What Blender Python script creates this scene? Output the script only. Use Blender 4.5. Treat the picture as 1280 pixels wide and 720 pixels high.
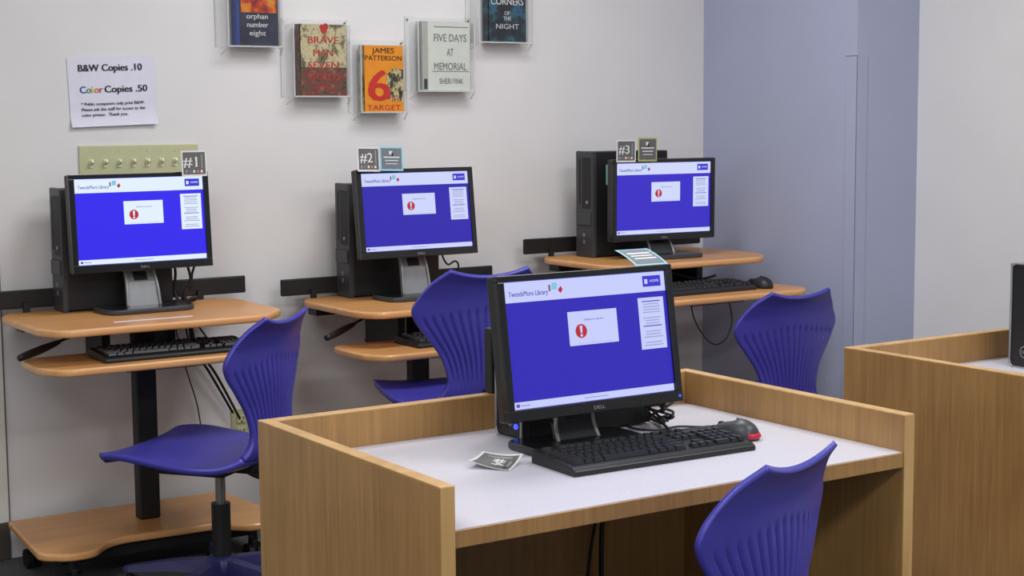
import bpy, bmesh, math, random
from mathutils import Vector, Matrix
random.seed(7)
for o in list(bpy.data.objects): bpy.data.objects.remove(o)
SC = bpy.context.scene
COL = SC.collection
PI = math.pi

# ------------------------------------------------------------------ camera
F_PX = 1983.56
YAW, PITCH, ROLL = 0.5817, 0.1072, -0.0080
cam_d = bpy.data.cameras.new('camera'); cam = bpy.data.objects.new('camera', cam_d); COL.objects.link(cam)
fw = Vector((math.sin(YAW)*math.cos(PITCH), math.cos(YAW)*math.cos(PITCH), -math.sin(PITCH)))
r0 = Vector((math.cos(YAW), -math.sin(YAW), 0)); u0 = r0.cross(fw)
rr = math.cos(ROLL)*r0 + math.sin(ROLL)*u0
uu = -math.sin(ROLL)*r0 + math.cos(ROLL)*u0
cam.matrix_world = Matrix(((rr.x, uu.x, -fw.x, -4.1363), (rr.y, uu.y, -fw.y, -4.8923), (rr.z, uu.z, -fw.z, 1.3531), (0, 0, 0, 1)))
cam_d.sensor_width = 36; cam_d.lens = F_PX/1280*36; cam_d.clip_start = 0.05
SC.camera = cam

# ------------------------------------------------------------------ exposure, world, lights
SC.view_settings.view_transform = 'Standard'; SC.view_settings.look = 'None'
SC.view_settings.exposure = 0.0; SC.view_settings.gamma = 1.0; SC.view_settings.use_curve_mapping = False
w = bpy.data.worlds.new('world'); SC.world = w; w.use_nodes = True
w.node_tree.nodes['Background'].inputs[0].default_value = (0.80, 0.86, 1.0, 1)
w.node_tree.nodes['Background'].inputs[1].default_value = 0.3
CEIL = 2.75
def ceiling_lamp(x, y, sx, sy, power, col=(0.985, 0.985, 1.0)):
    d = bpy.data.lights.new('ceiling_light', 'AREA'); d.shape = 'RECTANGLE'; d.size = sx; d.size_y = sy
    d.energy = power; d.color = col
    o = bpy.data.objects.new('ceiling_light', d); COL.objects.link(o); o.location = (x, y, CEIL-0.03)
    return o
ceiling_lamp(-1.55, -1.35, 1.2, 0.6, 31)
ceiling_lamp(-1.2, -3.3, 1.2, 0.6, 30)
ceiling_lamp(-3.9, -2.7, 1.2, 0.6, 30)
ceiling_lamp(-2.4, -5.2, 1.2, 0.6, 40)
ceiling_lamp(-5.4, -5.2, 1.2, 0.6, 40)
# unseen fill lamps, added to brighten upright surfaces, behind and left of the camera
def fill_light(loc, rot, sx, sy, power):
    d = bpy.data.lights.new('fill_light', 'AREA'); d.shape = 'RECTANGLE'; d.size = sx; d.size_y = sy; d.energy = power; d.color = (0.93, 0.96, 1.0)
    o = bpy.data.objects.new('fill_light', d); COL.objects.link(o); o.location = loc; o.rotation_euler = rot
fill_light((-3.2, -8.5, 1.75), (-PI/2, 0, PI), 5.0, 1.5, 12)
fill_light((-7.1, -4.0, 1.75), (0, -PI/2, 0), 1.5, 5.0, 22)

# ------------------------------------------------------------------ materials
def s2l(c):
    out = []
    for v in c[:3]:
        v = v/255.0
        out.append(v/12.92 if v <= 0.04045 else ((v+0.055)/1.055)**2.4)
    return (*out, 1.0)
def new_mat(name):
    m = bpy.data.materials.new(name); m.use_nodes = True
    return m, m.node_tree, m.node_tree.nodes['Principled BSDF']
def plain(name, rgb, rough=0.5, metal=0.0, spec=0.5, noise=0.06, nscale=30, bump=0.0, coat=0.0):
    m, nt, b = new_mat(name)
    c = s2l(rgb)
    tc = nt.nodes.new('ShaderNodeTexCoord'); n = nt.nodes.new('ShaderNodeTexNoise'); n.inputs['Scale'].default_value = nscale
    n.inputs['Detail'].default_value = 4
    nt.links.new(tc.outputs['Object'], n.inputs['Vector'])
    r = nt.nodes.new('ShaderNodeValToRGB')
    r.color_ramp.elements[0].color = (*[max(0, v*(1-noise)) for v in c[:3]], 1)
    r.color_ramp.elements[1].color = (*[min(1, v*(1+noise)) for v in c[:3]], 1)
    r.color_ramp.elements[0].position = .3; r.color_ramp.elements[1].position = .7
    nt.links.new(n.outputs['Fac'], r.inputs[0]); nt.links.new(r.outputs[0], b.inputs['Base Color'])
    b.inputs['Roughness'].default_value = rough; b.inputs['Metallic'].default_value = metal
    b.inputs['Specular IOR Level'].default_value = spec; b.inputs['Coat Weight'].default_value = coat
    if bump:
        bp = nt.nodes.new('ShaderNodeBump'); bp.inputs['Strength'].default_value = bump; bp.inputs['Distance'].default_value = .002
        nt.links.new(n.outputs['Fac'], bp.inputs['Height']); nt.links.new(bp.outputs[0], b.inputs['Normal'])
    return m
def wood(name, a, c, scale=(40, 40, 2.0), rough=0.38):
    m, nt, b = new_mat(name)
    tc = nt.nodes.new('ShaderNodeTexCoord'); mp = nt.nodes.new('ShaderNodeMapping'); mp.inputs['Scale'].default_value = scale
    n = nt.nodes.new('ShaderNodeTexNoise'); n.inputs['Scale'].default_value = 1.0; n.inputs['Detail'].default_value = 5; n.inputs['Roughness'].default_value = .6
    n.inputs['Distortion'].default_value = .4
    n2 = nt.nodes.new('ShaderNodeTexNoise'); n2.inputs['Scale'].default_value = 3.0
    mx = nt.nodes.new('ShaderNodeMath'); mx.operation = 'ADD'
    ml = nt.nodes.new('ShaderNodeMath'); ml.operation = 'MULTIPLY'; ml.inputs[1].default_value = .5
    nt.links.new(tc.outputs['Object'], mp.inputs[0]); nt.links.new(mp.outputs[0], n.inputs['Vector'])
    nt.links.new(tc.outputs['Object'], n2.inputs['Vector'])
    nt.links.new(n.outputs['Fac'], mx.inputs[0]); nt.links.new(n2.outputs['Fac'], mx.inputs[1]); nt.links.new(mx.outputs[0], ml.inputs[0])
    r = nt.nodes.new('ShaderNodeValToRGB'); r.color_ramp.elements[0].color = s2l(a); r.color_ramp.elements[1].color = s2l(c)
    r.color_ramp.elements[0].position = .36; r.color_ramp.elements[1].position = .62
    nt.links.new(ml.outputs[0], r.inputs[0]); nt.links.new(r.outputs[0], b.inputs['Base Color'])
    b.inputs['Roughness'].default_value = rough
    return m
def glow(name, rgb, k=1.0):
    m, nt, b = new_mat(name)
    b.inputs['Base Color'].default_value = (.01, .01, .012, 1); b.inputs['Roughness'].default_value = .35
    b.inputs['Specular IOR Level'].default_value = .2
    b.inputs['Emission Color'].default_value = s2l(rgb); b.inputs['Emission Strength'].default_value = k
    return m
def art(name, stops, scale=(12, 12, 12), detail=5, seed=0.0):
    m, nt, b = new_mat(name)
    tc = nt.nodes.new('ShaderNodeTexCoord'); mp = nt.nodes.new('ShaderNodeMapping'); mp.inputs['Scale'].default_value = scale
    mp.inputs['Location'].default_value = (seed, seed, seed)
    n = nt.nodes.new('ShaderNodeTexNoise'); n.inputs['Scale'].default_value = 1; n.inputs['Detail'].default_value = detail; n.inputs['Roughness'].default_value = .65
    nt.links.new(tc.outputs['Object'], mp.inputs[0]); nt.links.new(mp.outputs[0], n.inputs['Vector'])
    r = nt.nodes.new('ShaderNodeValToRGB'); cr = r.color_ramp
    while len(cr.elements) < len(stops): cr.elements.new(.5)
    for e, (p, c) in zip(cr.elements, stops): e.position = p; e.color = s2l(c)
    nt.links.new(n.outputs['Fac'], r.inputs[0]); nt.links.new(r.outputs[0], b.inputs['Base Color'])
    b.inputs['Roughness'].default_value = .3
    return m
M = {}
M['wall'] = plain('painted_wall', (228, 226, 226), .75, nscale=4, noise=.02, spec=.25)
M['wall_blue'] = plain('blue_grey_wall', (174, 180, 205), .7, nscale=4, noise=.02, spec=.25)
M['wall_panel'] = plain('cream_panel', (228, 226, 220), .6, nscale=5, noise=.02)
M['groove'] = plain('dark_groove', (110, 108, 104), .8)
M['base'] = plain('black_vinyl_base', (76, 70, 62), .6)
M['ceil'] = plain('ceiling_tile', (215, 215, 210), .9, nscale=80, noise=.05)
M['carpet'] = plain('grey_carpet', (92, 94, 94), .95, nscale=160, noise=.55, bump=.6, spec=.1)
M['oak'] = wood('oak_veneer', (150, 112, 66), (180, 139, 86), (90, 90, 3.5))
M['oak_edge'] = wood('oak_edge_band', (186, 145, 88), (216, 176, 118), (30, 30, 3))
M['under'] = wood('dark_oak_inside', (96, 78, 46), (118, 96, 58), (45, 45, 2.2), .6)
M['lam'] = wood('honey_laminate', (202, 144, 86), (222, 164, 102), (2, 30, 30), .35)
M['lam_edge'] = wood('honey_bullnose_edge', (214, 156, 98), (232, 176, 120), (2, 30, 30), .25)
M['lam_end'] = plain('pale_edge_sheen', (222, 200, 205), .3)  # reflected light on table edges as a flat pale colour; not assigned anywhere
M['worktop'] = plain('speckled_white_laminate', (206, 204, 214), .4, nscale=220, noise=.05)
M['black'] = plain('black_plastic', (26, 27, 29), .42)
M['blackm'] = plain('black_matte_metal', (22, 22, 23), .55)
M['gloss'] = plain('glossy_dark_bezel', (22, 24, 28), .22)
M['dgrey'] = plain('charcoal_plastic', (58, 60, 63), .4)
M['keys'] = plain('black_keycap', (34, 36, 40), .35)
M['silver'] = plain('silver_plastic', (150, 152, 155), .32, metal=.35)
M['chrome'] = plain('brushed_chrome', (170, 170, 172), .25, metal=.9)
M['blue'] = plain('blue_plastic_shell', (68, 64, 166), .36, noise=.03, nscale=60, bump=.05)
M['blue2'] = plain('dark_blue_base', (40, 40, 92), .45)
M['beige'] = plain('beige_metal_plate', (196, 198, 158), .3, noise=.02)
M['beige_toggle'] = plain('beige_toggle', (226, 226, 196), .3)
M['paper'] = plain('white_paper', (226, 225, 240), .8, noise=.02)
M['ink'] = plain('black_ink', (38, 38, 48), .8)
M['ink_blue'] = plain('blue_ink', (40, 50, 150), .8); M['ink_green'] = plain('green_ink', (60, 150, 90), .8)
M['ink_yellow'] = plain('yellow_ink', (220, 210, 70), .8); M['ink_orange'] = plain('orange_ink', (225, 130, 80), .8)
M['ink_red'] = plain('red_ink', (205, 60, 70), .8)
M['card'] = plain('grey_card_print', (98, 98, 98), .6, noise=.04)
M['card2'] = plain('slate_card_print', (112, 120, 128), .6, noise=.04)
M['white'] = plain('white_print', (225, 225, 225), .6); M['greyp'] = plain('pale_grey_print', (150, 150, 150), .6)
M['mauve'] = plain('mauve_print', (128, 112, 150), .6)
M['cyan'] = plain('pale_cyan_border', (150, 205, 225), .6); M['lime'] = plain('olive_green_border', (172, 180, 110), .6)
M['teal'] = plain('pale_teal_note', (140, 190, 175), .7)
M['red'] = plain('red_plastic', (190, 30, 60), .3)
M['pages'] = plain('book_pages', (225, 218, 200), .8, noise=.1, nscale=200)
M['dark'] = plain('outlet_slot', (30, 28, 25), .6)
M['led'] = glow('blue_power_light', (70, 90, 255), 1.5)
def acrylic():
    m, nt, b = new_mat('clear_acrylic')
    b.inputs['Base Color'].default_value = (.93, .95, .96, 1); b.inputs['Roughness'].default_value = .08
    b.inputs['Alpha'].default_value = .15
    b.inputs['Specular IOR Level'].default_value = .8
    return m
M['acrylic'] = acrylic()
def acrylic_edge():
    m, nt, b = new_mat('acrylic_edge')
    b.inputs['Base Color'].default_value = (.80, .81, .80, 1); b.inputs['Roughness'].default_value = .15
    b.inputs['Alpha'].default_value = .5
    return m
M['aedge'] = acrylic_edge()

# ------------------------------------------------------------------ mesh builder
class MB:
    def __init__(s): s.v = []; s.f = []; s.m = []; s.sm = []; s.mats = []
    def mi(s, m):
        m = M[m] if isinstance(m, str) else m
        if m not in s.mats: s.mats.append(m)
        return s.mats.index(m)
    def add(s, vs, fs, m, smooth=False, mat=None):
        b = len(s.v); i = s.mi(m)
        for p in vs: s.v.append(tuple(mat @ Vector(p)) if mat else tuple(p))
        for f in fs: s.f.append(tuple(b+k for k in f)); s.m.append(i); s.sm.append(smooth)
        return s
    def bm(s, bm_, m, smooth=False, mat=None):
        bm_.verts.index_update()
        s.add([v.co.copy() for v in bm_.verts], [[v.index for v in f.verts] for f in bm_.faces], m, smooth, mat); bm_.free(); return s
    def box(s, c, d, m, bev=0.0, seg=2, mat=None, smooth=False):
        b = bmesh.new(); bmesh.ops.create_cube(b, size=1)
        for v in b.verts: v.co = Vector((v.co.x*d[0]+c[0], v.co.y*d[1]+c[1], v.co.z*d[2]+c[2]))
        if bev: bmesh.ops.bevel(b, geom=list(b.edges), offset=bev, segments=seg, profile=.5, affect='EDGES')
        return s.bm(b, m, smooth, mat)
    def span(s, x0, x1, y0, y1, z0, z1, m, bev=0.0, **k):
        return s.box(((x0+x1)/2, (y0+y1)/2, (z0+z1)/2), (abs(x1-x0), abs(y1-y0), abs(z1-z0)), m, bev, **k)
    def prism(s, pts, z0, z1, m, bev=0.0, mside=None, seg=3, mat=None, only_h=True):
        b = bmesh.new()
        vs = [b.verts.new((p[0], p[1], z0)) for p in pts]; f = b.faces.new(vs)
        r = bmesh.ops.extrude_face_region(b, geom=[f])
        for e in r['geom']:
            if isinstance(e, bmesh.types.BMVert): e.co.z = z1
        bmesh.ops.recalc_face_normals(b, faces=list(b.faces))
        if bev:
            ed = [e for e in b.edges if abs(e.verts[0].co.z-e.verts[1].co.z) < 1e-6]
            bmesh.ops.bevel(b, geom=ed, offset=bev, segments=seg, profile=.5, affect='EDGES')
        b.faces.ensure_lookup_table(); b.verts.index_update(); b.normal_update()
        if mside:
            vv = [v.co.copy() for v in b.verts]; fl = [[v.index for v in f.verts] for f in b.faces if abs(f.normal.z) > .98]
            fs = [[v.index for v in f.verts] for f in b.faces if abs(f.normal.z) <= .98]
            s.add(vv, fl, m, False, mat); s.add(vv, fs, mside, False, mat); b.free(); return s
        return s.bm(b, m, False, mat)
    def cyl(s, p0, p1, r0, m, r1=None, n=24, smooth=True):
        p0 = Vector(p0); p1 = Vector(p1); r1 = r0 if r1 is None else r1
        ax = (p1-p0).normalized(); a = ax.orthogonal().normalized(); b = ax.cross(a)
        vs = []
        for p, r in ((p0, r0), (p1, r1)):
            for i in range(n):
                t = 2*PI*i/n; vs.append(p+a*math.cos(t)*r+b*math.sin(t)*r)
        fs = [(i, (i+1) % n, n+(i+1) % n, n+i) for i in range(n)]
        s.add(vs, fs, m, smooth); s.add(vs, [tuple(range(n))[::-1], tuple(range(n, 2*n))], m, False); return s
    def tube(s, pts, r, m, n=8, res=6):
        P = [Vector(p) for p in pts]; Q = []
        for i in range(len(P)-1):
            a = P[max(i-1, 0)]; b = P[i]; c = P[i+1]; d = P[min(i+2, len(P)-1)]
            for k in range(res):
                t = k/res
                Q.append(.5*((2*b)+(c-a)*t+(2*a-5*b+4*c-d)*t*t+(3*b-a-3*c+d)*t**3))
        Q.append(P[-1]); vs = []; up = None
        rad = r if callable(r) else (lambda t: r)
        for i, q in enumerate(Q):
            t = (Q[min(i+1, len(Q)-1)]-Q[max(i-1, 0)])
            t = t.normalized() if t.length > 1e-9 else Vector((0, 0, 1))
            if up is None: up = t.orthogonal().normalized()
            up = (up-t*up.dot(t)).normalized(); bb = t.cross(up)
            for k in range(n):
                th = 2*PI*k/n; vs.append(q+(up*math.cos(th)+bb*math.sin(th))*rad(i/(len(Q)-1)))
        fs = [(i*n+k, i*n+(k+1) % n, (i+1)*n+(k+1) % n, (i+1)*n+k) for i in range(len(Q)-1) for k in range(n)]
        fs += [tuple(range(n))[::-1], tuple(range((len(Q)-1)*n, len(Q)*n))]
        return s.add(vs, fs, m, True)
    def lathe(s, prof, m, mat=None, n=28, sy=1.0):
        vs = []
        for r, z in prof:
            for i in range(n): t = 2*PI*i/n; vs.append((r*math.cos(t), sy*r*math.sin(t), z))
        fs = [(j*n+i, j*n+(i+1) % n, (j+1)*n+(i+1) % n, (j+1)*n+i) for j in range(len(prof)-1) for i in range(n)]
        fs += [tuple(range(n))[::-1], tuple(range((len(prof)-1)*n, len(prof)*n))]
        return s.add(vs, fs, m, True, mat)
    def quad(s, x0, x1, z0, z1, y, m):       # upright rectangle facing -y
        return s.add([(x0, y, z0), (x1, y, z0), (x1, y, z1), (x0, y, z1)], [(0, 1, 2, 3)], m)
    def disc(s, x, z, r, y, m, n=28, sz=1.0):
        return s.add([(x+r*math.cos(2*PI*i/n), y, z+sz*r*math.sin(2*PI*i/n)) for i in range(n)], [tuple(range(n))], m)
    def text(s, txt, x, z, size, y, m, align='CENTER', bold=0.0, width=None, mat=None):
        cu = bpy.data.curves.new('t', 'FONT'); cu.body = txt; cu.size = 1.0; cu.align_x = align; cu.resolution_u = 3
        ob = bpy.data.objects.new('t', cu); COL.objects.link(ob)
        dg = bpy.context.evaluated_depsgraph_get(); me = bpy.data.meshes.new_from_object(ob.evaluated_get(dg))
        fb = bold; xs = [v.co.x for v in me.vertices]
        sx = size
        if width and xs: sx = width/max(1e-6, max(xs)-min(xs))
        vs = [(x+v.co.x*sx, y, z+v.co.y*size) for v in me.vertices]; fs = [tuple(p.vertices) for p in me.polygons]
        bpy.data.objects.remove(ob); bpy.data.curves.remove(cu); bpy.data.meshes.remove(me)
        s.add(vs, fs, m, False, mat)
        if fb:
            for q in (-1, 1): s.add([(a+q*fb*size, b-.00004*(q+2), c) for a, b, c in vs], fs, m, False, mat)
        return s
    def build(s, name, parent=None, loc=None):
        me = bpy.data.meshes.new(name); me.from_pydata(s.v, [], s.f)
        for m in s.mats: me.materials.append(m)
        me.polygons.foreach_set('material_index', s.m); me.polygons.foreach_set('use_smooth', s.sm); me.update()
        o = bpy.data.objects.new(name, me); COL.objects.link(o)
        if parent: o.parent = parent
        if loc: o.location = loc
        return o
def tag(o, label, cat, group=None, kind=None):
    o['label'] = label; o['category'] = cat
    if group: o['group'] = group
    if kind: o['kind'] = kind
    return o
def thing(name, label, cat, loc=(0, 0, 0), rz=0.0, group=None):
    o = bpy.data.objects.new(name, None); COL.objects.link(o); o.location = loc; o.rotation_euler = (0, 0, rz)
    o.empty_display_size = .05
    return tag(o, label, cat, group)
def struct(name, mb, label=None):
    o = mb.build(name); o['kind'] = 'structure'
    return o
def kids(o): return [c for c in bpy.data.objects if c.parent == o]
def copy_tree(o, parent=None):
    c = o.copy(); COL.objects.link(c); c.parent = parent
    for k in kids(o): copy_tree(k, c)
    return c
def dup(root, loc, rz, label):
    c = copy_tree(root); c.location = loc; c.rotation_euler = (0, 0, rz); c['label'] = label
    return c

# ------------------------------------------------------------------ room shell
COLY = -0.835; WX = 0.312; LX = -7.2; RY = -8.6
struct('floor', MB().span(LX-.1, WX+.2, RY-.1, .15, -.1, 0, 'carpet'))
struct('ceiling', MB().span(LX-.1, WX+.2, RY-.1, .15, CEIL, CEIL+.1, 'ceil'))
struct('wall_back', MB().span(LX, 0, 0, .12, 0, CEIL, 'wall'))
struct('wall_blue', MB().span(0, WX+.12, COLY, .12, 0, CEIL, 'wall_blue'))
struct('wall_right', MB().span(WX, WX+.12, RY, COLY-.0005, 0, CEIL, 'wall'))
struct('wall_left', MB().span(LX-.12, LX, RY, .12, 0, CEIL, 'wall'))
struct('wall_front', MB().span(LX, WX+.12, RY-.12, RY, 0, CEIL, 'wall'))
# shallow cream wall panel ending in a seam left of the first station
struct('trim_1', MB().span(-4.4, -2.797, -.012, 0, .117, CEIL, 'wall_panel', .003).span(-2.797, -2.792, -.004, 0, .117, CEIL, 'groove'))
struct('baseboard_back', MB().span(LX, -2.797, -.014, -.0005, 0, .116, 'base', .003))
struct('baseboard_blue', MB().span(-.007, -.0005, COLY+.002, -.008, 0, .10, 'base', .002))
# corner guard on the outside corner of the blue column
g = MB().span(-.003, -.0003, COLY-.003, COLY+.05, .1, 1.565, 'wall_blue', .001).span(-.003, .05, COLY-.003, COLY-.0003, .1, 1.565, 'wall_blue', .001)
g.span(-.006, -.0003, COLY-.004, COLY+.052, 1.56, 1.568, 'wall_blue', .001)
struct('trim_2', g)

# ------------------------------------------------------------------ writing on the wall
pap = MB(); PW, PH = .2794, .2159
def sheet(mb, w_, h_, m, nx=14, nz=8, fn=lambda a, b: 0.0, y=0):
    vs = [(-w_/2+w_*i/nx, y-fn(i/nx, j/nz), -h_/2+h_*j/nz) for j in range(nz+1) for i in range(nx+1)]
    fs = [(j*(nx+1)+i, j*(nx+1)+i+1, (j+1)*(nx+1)+i+1, (j+1)*(nx+1)+i) for j in range(nz) for i in range(nx)]
    mb.add(vs, fs, m, True)
    vb = [(p[0], p[1]+.0004, p[2]) for p in vs]; mb.add(vb, [f[::-1] for f in fs], m, True)
fnp = lambda a, b: .001+.010*max(0, .12-b)/.12+.004*max(0, a-.85)/.15
sheet(pap, PW, PH, 'paper', fn=fnp)
ty = -.0028
pap.text('B&W Copies .10', -.108, .064, .030, ty, 'ink', 'LEFT', .03, width=.205)
pap.text('Copies .50', -.027, -.003, .030, ty, 'ink', 'LEFT', .03, width=.138)
xx = -.106
for ch, mm, ww in (('C', 'ink_blue', .021), ('o', 'ink_green', .016), ('l', 'ink_yellow', .009), ('o', 'ink_orange', .016), ('r', 'ink_red', .012)):
    pap.text(ch, xx, -.003, .030, ty, mm, 'LEFT', .022); xx += ww
for i, t in enumerate(('* Public computers only print B&W.', 'Please ask the staff for access to the', 'color printer.  Thank you.')):
    pap.text(t, -.104, -.042-.017*i, .0135, ty, 'ink', 'LEFT', .02, width=(.205, .205, .148)[i])
o = pap.build('price_notice'); o.location = (-2.418, -.0015, 1.4445); o.rotation_euler = (0, -.034, 0)
tag(o, 'white paper notice with black and coloured copy prices taped to the wall', 'notice')

# eight-gang light switch plate
sp = thing('light_switch_plate', 'wide beige plate of light switches on the wall above the leftmost screen', 'light switches', (-2.337, 0, 1.2185))
pl = MB().box((0, -.0035, 0), (.394, .007, .114), 'beige', .003, 3)
for i in range(8):
    x = -.161+.046*i
    for z in (.038, -.038): pl.cyl((x, -.0065, z), (x, -.0082, z), .0028, 'beige', n=12)
pl.build('plate', sp)
for i in range(8):
    x = -.161+.046*i; t = MB()
    t.box((x, -.0085, 0), (.011, .003, .026), 'beige_toggle', .001)
    t.box((0, 0, 0), (.008, .022, .012), 'beige_toggle', .0025, 2, Matrix.Translation((x, -.016, .004)) @ Matrix.Rotation(-.5, 4, 'X'))
    t.build('toggle', sp)

# wall outlet
ot = thing('wall_outlet', 'beige double power outlet low on the wall below the leftmost table', 'outlet', (-2.015, 0, .333))
om = MB().box((0, -.003, 0), (.070, .006, .114), 'beige', .002, 2); om.build('plate', ot)
for z in (.021, -.021):
    r_ = MB().box((0, -.008, z), (.034, .005, .029), 'beige', .0035, 2)
    for sx in (-.007, .007): r_.span(sx-.0015, sx+.0015, -.0112, -.0104, z-.001, z+.008, 'dark')
    r_.cyl((0, -.0104, z-.008), (0, -.0112, z-.008), .003, 'dark', n=10)
    r_.build('receptacle', ot)

# ------------------------------------------------------------------ acrylic book pockets and books
def pocket(x0, x1, z0, h, label):
    t = thing('book_pocket', label, 'book holder', ((x0+x1)/2, 0, z0), 0, 'clear acrylic book pockets on the wall')
    W = x1-x0; a = MB()
    a.span(-W/2, W/2, -.004, -.001, 0, h, 'acrylic'); a.build('back_sheet', t)
    for sg in (-1, 1):
        b = MB(); xo = sg*(W/2-.02)
        b.span(xo-.0015, xo+.0015, -.062, -.004, .0, h*.92, 'acrylic')
        b.span(xo-.002, xo+.002, -.065, -.062, .0, h*.92, 'aedge')
        b.span(xo-.002+sg*.018, xo+.002+sg*.018, -.006, -.0042, .0, h, 'aedge')
        b.build('side_wall', t)
    c = MB().span(-W/2+.018, W/2-.018, -.062, -.004, -.003, 0, 'acrylic').span(-W/2+.018, W/2-.018, -.065, -.062, -.003, .002, 'aedge')
    c.build('shelf_lip', t)
    for sg in (-1, 1):
        x = sg*(W/2-.02); f = MB()
        f.add([(x-.002, -.064, 0), (x+.002, -.064, 0), (x+.002+sg*.010, -.02, -.028), (x-.002+sg*.010, -.02, -.028), (x-.002, -.060, 0), (x+.002, -.060, 0), (x+.002+sg*.010, -.016, -.028), (x-.002+sg*.010, -.016, -.028)],
              [(0, 1, 2, 3), (4, 7, 6, 5), (0, 3, 7, 4), (1, 5, 6, 2), (2, 6, 7, 3), (0, 4, 5, 1)], 'aedge')
        f.build('bracket', t)
        MB().cyl((sg*(W/2-.01), -.004, h-.012), (sg*(W/2-.01), -.007, h-.012), .003, 'dgrey', n=10).build('screw', t)
    return t
def book(x0, x1, z0, h, cover, spine, label, prints, extra=None):
    t = thing('book', label, 'book', ((x0+x1)/2, -.034, z0), 0)
    W = x1-x0; D = .034
    c = MB()
    c.span(-W/2, W/2, -D/2, -D/2+.003, 0, h, cover)
    c.span(-W/2, W/2, D/2-.003, D/2, 0, h, spine)
    c.span(-W/2-.001, -W/2+.003, -D/2, D/2, 0, h, spine)
    y = -D/2-.0005
    if extra: extra(c, W, h, y)
    for (s, zf, size, m, width, bold) in prints:
        c.text(s, 0 if not isinstance(zf, tuple) else zf[0]*W, (zf if not isinstance(zf, tuple) else zf[1])*h, size, y-.0006, m, 'CENTER', bold, width=width*W if width else None)
    c.build('cover', t)
    MB().span(-W/2+.003, W/2-.004, -D/2+.003, D/2-.003, .003, h-.003, 'pages').build('pages', t)
    return t
M['b_navy'] = art('navy_cover', [(.35, (40, 42, 58)), (.6, (62, 64, 82))], (8, 8, 8))
M['b_blue'] = plain('blue_spine', (50, 66, 128), .4)
M['b_orange'] = art('orange_painted_art', [(.3, (90, 40, 50)), (.45, (178, 62, 40)), (.55, (214, 120, 40)), (.7, (190, 150, 60))], (22, 22, 22), seed=2)
M['b_brave'] = art('tan_and_crimson_collage', [(.3, (60, 60, 56)), (.43, (122, 118, 88)), (.5, (196, 186, 150)), (.58, (188, 176, 134)), (.68, (110, 70, 58))], (30, 30, 22), 6, 4)
M['b_brave2'] = art('dark_crimson_collage', [(.35, (56, 48, 44)), (.46, (96, 84, 66)), (.54, (120, 40, 46)), (.64, (120, 110, 80))], (45, 45, 45), 6, 9)
M['b_yell'] = plain('orange_cover', (226, 142, 30), .35)
M['b_fig'] = art('dappled_figure_art', [(.36, (34, 34, 34)), (.47, (70, 66, 58)), (.55, (214, 200, 140)), (.66, (60, 74, 90))], (70, 70, 40), 6, 3)
M['b_pale'] = plain('pale_grey_green_cover', (206, 210, 202), .4, noise=.03)
M['b_paleg'] = plain('grey_green_spine', (168, 172, 164), .4)
M['b_dark'] = art('dark_teal_night_art', [(.35, (32, 34, 44)), (.52, (40, 48, 58)), (.62, (48, 100, 110)), (.74, (44, 60, 130))], (20, 20, 20), 5, 6)
M['p_red'] = plain('red_lettering', (178, 44, 40), .5); M['p_brown'] = plain('dark_brown_lettering', (70, 40, 16), .5)
M['p_crim'] = plain('crimson_lettering', (196, 44, 34), .5); M['p_grey'] = plain('grey_lettering', (110, 114, 112), .5)
M['p_pale'] = plain('pale_lettering', (205, 205, 205), .5)
pocket(-2.068, -1.836, 1.590, .28, 'clear acrylic pocket at upper left holding the navy and orange novel')
pocket(-1.838, -1.588, 1.428, .26, 'clear acrylic pocket holding the tan and crimson novel')
pocket(-1.588, -1.368, 1.374, .25, 'lowest clear acrylic pocket, holding the orange book')
pocket(-1.362, -1.092, 1.447, .26, 'clear acrylic pocket holding the pale grey-green book')
pocket(-1.112, -.842, 1.621, .28, 'clear acrylic pocket at upper right holding the dark teal novel')
def ex1(c, W, h, y):
    c.quad(-W*.38, W*.46, h*.46, h*.99, y, 'b_orange'); c.quad(-W/2, -W*.42, 0, h, y, 'b_blue')
book(-2.016, -1.866, 1.5915, .235, 'b_navy', 'b_blue', 'dark navy novel with orange cover art, partly cut off at the top', [('orphan', .375, .024, 'p_pale', .5, .01), ('number', .26, .024, 'p_pale', .5, .01), ('eight', .145, .024, 'p_pale', .38, .01)], ex1)
def ex2(c, W, h, y):
    c.quad(-W/2+.001, W/2, 0.001, h*.40, y, 'b_brave2')
    for (fx, fz, r) in ((.02, .93, .012), (.06, .97, .010), (-.02, .96, .009)): c.disc(fx*W, fz*h, r, y-.0003-r*.02, 'p_red', sz=1.1)
book(-1.790, -1.617, 1.4295, .238, 'b_brave', 'b_brave2', 'novel with a tan and crimson collage cover and red title', [('BRAVE', .735, .033, 'p_red', .66, .012), ('MAN', .555, .033, 'p_red', .42, .012), ('SEVEN', .39, .030, 'p_red', .66, .012), ('STOREYS', .23, .030, 'p_red', .7, .012), ('TALL', .10, .026, 'p_red', .4, .012)], ex2)
def ex3(c, W, h, y):
    c.add([(W*.06, y, h*.20), (W*.495, y, h*.14), (W*.495, y, h*.64), (W*.25, y, h*.66), (W*.08, y, h*.56)], [(0, 1, 2, 3, 4)], 'b_fig')
book(-1.552, -1.397, 1.3755, .226, 'b_yell', 'b_brave', 'orange paperback with a big red numeral six', [('JAMES', .885, .026, 'p_brown', .56, .012), ('PATTERSON', .775, .024, 'p_brown', .92, .012), ('6', (-.12, .17), .150, 'p_crim', .52, .03), ('TH', (.27, .15), .025, 'p_crim', .2, .0), ('TARGET', .025, .026, 'p_crim', .84, .012)], ex3)
def ex4(c, W, h, y):
    c.quad(-W/2, -W*.38, 0, h, y, 'b_paleg'); c.quad(-W*.47, -W*.40, h*.02, h*.17, y-.0004, 'dgrey')
    c.quad(-W*.25, W*.47, h*.92, h*.93, y-.0004, 'p_grey'); c.quad(-W*.3, W*.47, h*.275, h*.283, y-.0004, 'p_grey')
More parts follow.
